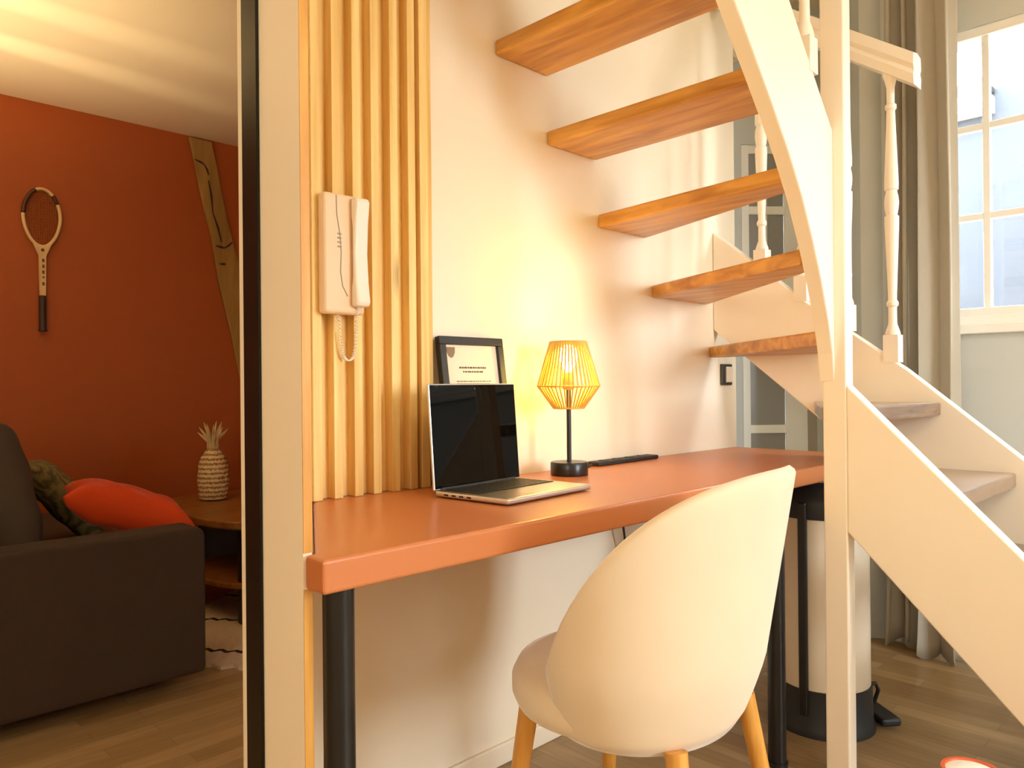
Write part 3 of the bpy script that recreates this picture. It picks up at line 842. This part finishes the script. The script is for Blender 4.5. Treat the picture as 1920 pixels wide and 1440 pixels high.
# pineapple ornament
px_, py_ = 1.60, 3.69
PA = thing('pineapple_ornament', 'woven straw pineapple ornament on the low table', 'ornament', (px_, py_, .45))
bm = BM()
pz = [(.045, .4505), (.062, .458), (.068, .49), (.072, .55), (.068, .62), (.055, .66), (.036, .69), (.03, .70)]
fine = []
for (r0, z0), (r1, z1) in zip(pz, pz[1:]):
    for k in range(6): fine.append((r0 + (r1 - r0) * k / 6, z0 + (z1 - z0) * k / 6))
fine.append(pz[-1])
lathe(bm, fine, px_, py_, 40)
for i, vtx in enumerate(bm.verts):
    rel = Vector((vtx.co.x - px_, vtx.co.y - py_, 0))
    if rel.length > .02:
        a = math.atan2(rel.y, rel.x)
        s_ = 1 + .055 * (math.sin(a * 12 + (vtx.co.z - .45) * 190) * math.sin((vtx.co.z - .45) * 260))
        vtx.co.x = px_ + rel.x * s_; vtx.co.y = py_ + rel.y * s_
obj('body', bm, M['straw_band'], PA, smooth=True)
bm = BM()
for k in range(14):
    a = 2 * PI * k / 14 + .3 * (k % 2); l_ = .085 + .055 * ((k * 7) % 5) / 5; o_ = .03 + .035 * ((k * 3) % 4) / 4
    p0 = Vector((px_ + .016 * math.cos(a), py_ + .016 * math.sin(a), .685))
    p1 = p0 + Vector((.006 * math.cos(a), .006 * math.sin(a), l_ * .6))
    p2 = p0 + Vector((o_ * math.cos(a), o_ * math.sin(a), l_ * 1.15))
    tube(bm, [p0, p0.lerp(p1, .5), p1, p1.lerp(p2, .6), p2], [.009, .011, .008, .006, .001], 6)
obj('crown', bm, M['straw'], PA, smooth=True)

# rug
RG = BM()
ru = Vector((.60, -.80)); rv = Vector((.80, .60))
Mr = Matrix(((ru.x, rv.x, 0, 1.27), (ru.y, rv.y, 0, 2.53), (0, 0, 1, .001), (0, 0, 0, 1)))
nu, nv = 60, 40
top_ = []
for j in range(nv + 1):
    row = []
    for i in range(nu + 1):
        x = -.62 + 1.0 * i / nu; y = .0 + 1.3 * j / nv
        if j == 0: y += .012 * math.sin(i * 1.3)
        row.append(RG.verts.new((x, y, .012 + .0015 * math.sin(i * 2.1 + j))))
    top_.append(row)
for j in range(nv):
    for i in range(nu): RG.faces.new((top_[j][i], top_[j][i + 1], top_[j + 1][i + 1], top_[j + 1][i]))
e = bmesh.ops.extrude_face_region(RG, geom=RG.faces[:])
for v in e['geom']:
    if isinstance(v, bmesh.types.BMVert): v.co.z = 0
bmesh.ops.recalc_face_normals(RG, faces=RG.faces[:])
me = bpy.data.meshes.new('rug'); RG.to_mesh(me); RG.free()
o = bpy.data.objects.new('rug', me); C.objects.link(o); o.matrix_world = Mr; me.materials.append(M['rug'])
tag(o, 'cream rug with dark zigzag lines on the living room floor', 'rug')

# tennis racket hanging on the red wall
YR = 4.2
s = YR
def rp(px, py):      # point of the red wall plane for a photo position (used once to lay out the racket)
    v = (rr * (px - 960) + dd * (py - 720)) / 1431.4 + f
    t = YR / v.y
    return Vector((v.x * t, YR, 1 + v.z * t))
top_p, bot_p, lf_p, rt_p, th_p = rp(77, 358), rp(77, 621), rp(38, 428), rp(115, 428), rp(77, 470)
RK = thing('tennis_racket', 'old wooden tennis racket hanging on the red wall', 'tennis racket', (top_p.x, YR, bot_p.z))
cxr = (lf_p.x + rt_p.x) / 2; hw = (rt_p.x - lf_p.x) / 2 - .008
zt = top_p.z; zh = th_p.z; czr = (zt + zh) / 2 + .012; hh = (zt - zh) / 2 - .006
yk = YR - .016
bm = BM()
ring = []
for k in range(72):
    a = 2 * PI * k / 72
    ring.append((cxr + hw * math.cos(a) * (1 - .10 * max(0, -math.sin(a))), yk, czr + hh * math.sin(a)))
tube(bm, ring, .0082, 10, closed=True)
obj('hoop', bm, M['racket'], RK, smooth=True)
for a0, a1 in ((1.9, 3.05), (.55, .95)):
    bm = BM()
    seg_ = [a0 + (a1 - a0) * k / 14 for k in range(15)]
    tube(bm, [(cxr + hw * math.cos(a) * (1 - .10 * max(0, -math.sin(a))), yk - .0005, czr + hh * math.sin(a)) for a in seg_], .0091, 10)
    obj('binding', bm, M['racket_dark'], RK, smooth=True)
bm = BM()
for k in range(-7, 8):
    x = k / 8 * hw; h = hh * math.sqrt(max(0, 1 - (k / 8) ** 2))
    tube(bm, [(cxr + x, yk, czr - h), (cxr + x, yk, czr + h)], .0013, 4)
for k in range(-9, 10):
    z = k / 10 * hh; w = hw * math.sqrt(max(0, 1 - (k / 10) ** 2))
    tube(bm, [(cxr - w, yk - .001, czr + z), (cxr + w, yk - .001, czr + z)], .0013, 4)
obj('strings', bm, M['string'], RK)
zg1, zg0 = rp(77, 555).z, bot_p.z
zb_ = czr - hh
bm = BM()
prism(bm, [(cxr - .05, zb_ + .045), (cxr - .034, zb_ + .012), (cxr, zb_ - .0), (cxr + .034, zb_ + .012), (cxr + .05, zb_ + .045), (cxr + .038, zb_ + .008), (cxr + .016, zb_ - .045), (cxr + .013, zg1), (cxr - .013, zg1), (cxr - .016, zb_ - .045), (cxr - .038, zb_ + .008)], yk - .009, yk + .009, 'y')
obj('throat', bm, M['racket'], RK, bevel=.003)
bm = BM()
for k in range(5): box(bm, cxr - .003 + .001 * (k % 2), cxr + .007, yk - .0096, yk - .008, zb_ - .06 - k * .028 - (.016 if k != 3 else .009), zb_ - .06 - k * .028)
obj('printed_mark', bm, M['ink'], RK)
bm = BM(); lathe(bm, [(.008, 0), (.008, .001)], 0, 0, 12, Matrix.Translation((cxr, yk - .0088, zb_ - .018)) @ R(PI / 2, 4, 'X'))
obj('round_mark', bm, M['ink'], RK)
bm = BM(); lathe(bm, [(.0145, zg1), (.0165, zg1 - .01), (.0165, zg0 + .012), (.0195, zg0 + .004), (.0195, zg0)], cxr, yk, 8)
obj('grip', bm, M['leather'], RK, smooth='auto')

# slanting timber post set into the red wall
tl, tr_, bl, br_ = rp(353, 262), rp(394, 272), rp(446, 700), rp(490, 700)
bm = BM()
nseg = 22; L_, R_ = [], []
for k in range(nseg + 1):
    t = k / nseg * 2.3 - .01
    a = tl.lerp(bl, t); b2 = tr_.lerp(br_, t)
    L_.append((a.x + .004 * math.sin(k * 1.9) + .003 * math.sin(k * 5.1), a.z)); R_.append((b2.x + .005 * math.sin(k * 1.3 + 1), b2.z))
def foot_cut(ps):
    out = []
    for p in ps:
        if p[1] <= .003:
            q = out[-1]; t = (q[1] - .003) / (q[1] - p[1]); out.append((q[0] + (p[0] - q[0]) * t, .003)); break
        out.append(p)
    return out
L_, R_ = foot_cut(L_), foot_cut(R_)
mz = min(ZL - .002, 9)
L_[0] = (L_[0][0], min(L_[0][1], mz)); R_[0] = (R_[0][0], min(R_[0][1], mz))
prism(bm, L_ + R_[::-1], YR - .022, YR - .0004, 'y')
TP = obj('timber_post', bm, M['timber'], bevel=.006)
tag(TP, 'slanting old timber post set into the red wall', 'timber post')
for (a, b2) in (((380, 310), (388, 330)), ((388, 340), (396, 400)), ((396, 400), (412, 455)), ((402, 462), (418, 466)), ((418, 466), (432, 455)), ((408, 496), (420, 496)), ((362, 300), (380, 310))):
    bm = BM(); p, q = rp(*a), rp(*b2)
    tube(bm, [(p.x, YR - .0225, p.z), ((p.x + q.x) / 2 + .004, YR - .0225, (p.z + q.z) / 2), (q.x, YR - .0225, q.z)], [.003, .006, .003], 6)
    obj('crack', bm, M['timber_dark'], TP)

# round vase at the lower right edge of the photograph
vx, vy = 1.643, .41
VZ = .95
vx, vy = 1.628, .414
VS = thing('floor_vase', 'slim round vase with white top and orange rim at lower right edge', 'vase', (vx, vy, 0))
bm = BM(); lathe(bm, [(.045, 0), (.06, .03), (.066, .12), (.058, .21), (.05, .262), (.0525, .272), (.0525, .279), (.046, .279), (.044, .272), (.03, .268)], vx, vy, 40, Matrix.Diagonal((1, 1, .95, 1)))
obj('vase_body', bm, M['orange_glaze'], VS, smooth='auto')
bm = BM(); lathe(bm, [(.044, .268), (.0445, .276), (.03, .281), (.001, .283)], vx, vy, 40, Matrix.Diagonal((1, 1, .95, 1)))
obj('vase_top', bm, M['white_glaze'], VS, smooth='auto', angle=60)

# ------------------------------------------------------------------ lights and world
def light(name, typ, loc, energy, col, aim=None, **k):
    l = bpy.data.lights.new(name, typ); l.energy = energy; l.color = col
    for a, v in k.items(): setattr(l, a, v)
    o = bpy.data.objects.new(name, l); C.objects.link(o); o.location = loc
    if aim is not None:
        o.rotation_euler = (Vector(aim) - Vector(loc)).to_track_quat('-Z', 'Y').to_euler()
    return o
# daylight: sky through the window
p = light('window_portal', 'AREA', (XW + .12, (WY0 + WY1) / 2, (WZ0 + WZ1) / 2), 1, (1, 1, 1), (0, (WY0 + WY1) / 2, (WZ0 + WZ1) / 2), shape='RECTANGLE', size=WY1 - WY0, size_y=WZ1 - WZ0)
p.data.cycles.is_portal = True
p = light('window_portal', 'AREA', ((FX0 + FX1) / 2, -2.79, (FZ0 + FZ1) / 2), 1, (1, 1, 1), ((FX0 + FX1) / 2, 0, (FZ0 + FZ1) / 2), shape='RECTANGLE', size=FX1 - FX0, size_y=FZ1 - FZ0)  # portal of the added window
p.data.cycles.is_portal = True
# unseen warm lights, placed for the tones of stair room and living room
light('warm_side_fill', 'POINT', (-1.5, -.45, 1.5), 57, (1, .905, .71), shadow_soft_size=.35)  # unseen warm source added to brighten the left-facing surfaces
light('overhead_fill', 'AREA', (.6, -1.2, ZC - .03), 16, (1, .92, .78), (.6, -1.2, 0), shape='DISK', size=1.0)  # added soft fill from above, no fixture
light('living_room_uplight', 'SPOT', (-.3, 3.1, 1.45), 150, (1, .76, .42), (.25, 3.2, 2.38), spot_size=math.radians(95), spot_blend=.8, shadow_soft_size=.08)
for y0, y1, e in ((3.45, 3.57, 210), (3.12, 3.17, 150)):
    light('ceiling_streak_spot', 'SPOT', (-.5, y0, 2.22), e, (1, .78, .46), (.75, y1, 2.38), spot_size=math.radians(10), spot_blend=1, shadow_soft_size=.01)  # added narrow beams that draw the bright streaks on the ceiling
w = bpy.data.worlds.new('sky'); bpy.context.scene.world = w; w.use_nodes = True
bg = w.node_tree.nodes['Background']; bg.inputs['Color'].default_value = (.86, .93, 1, 1); bg.inputs['Strength'].default_value = 34

sc = bpy.context.scene
sc.view_settings.view_transform = 'Standard'; sc.view_settings.look = 'None'
sc.view_settings.gamma = 1; sc.view_settings.use_curve_mapping = False
sc.view_settings.exposure = .2
sc.cycles.max_bounces = 10; sc.cycles.diffuse_bounces = 6; sc.cycles.caustics_reflective = False; sc.cycles.caustics_refractive = False
sc.cycles.sample_clamp_indirect = 6
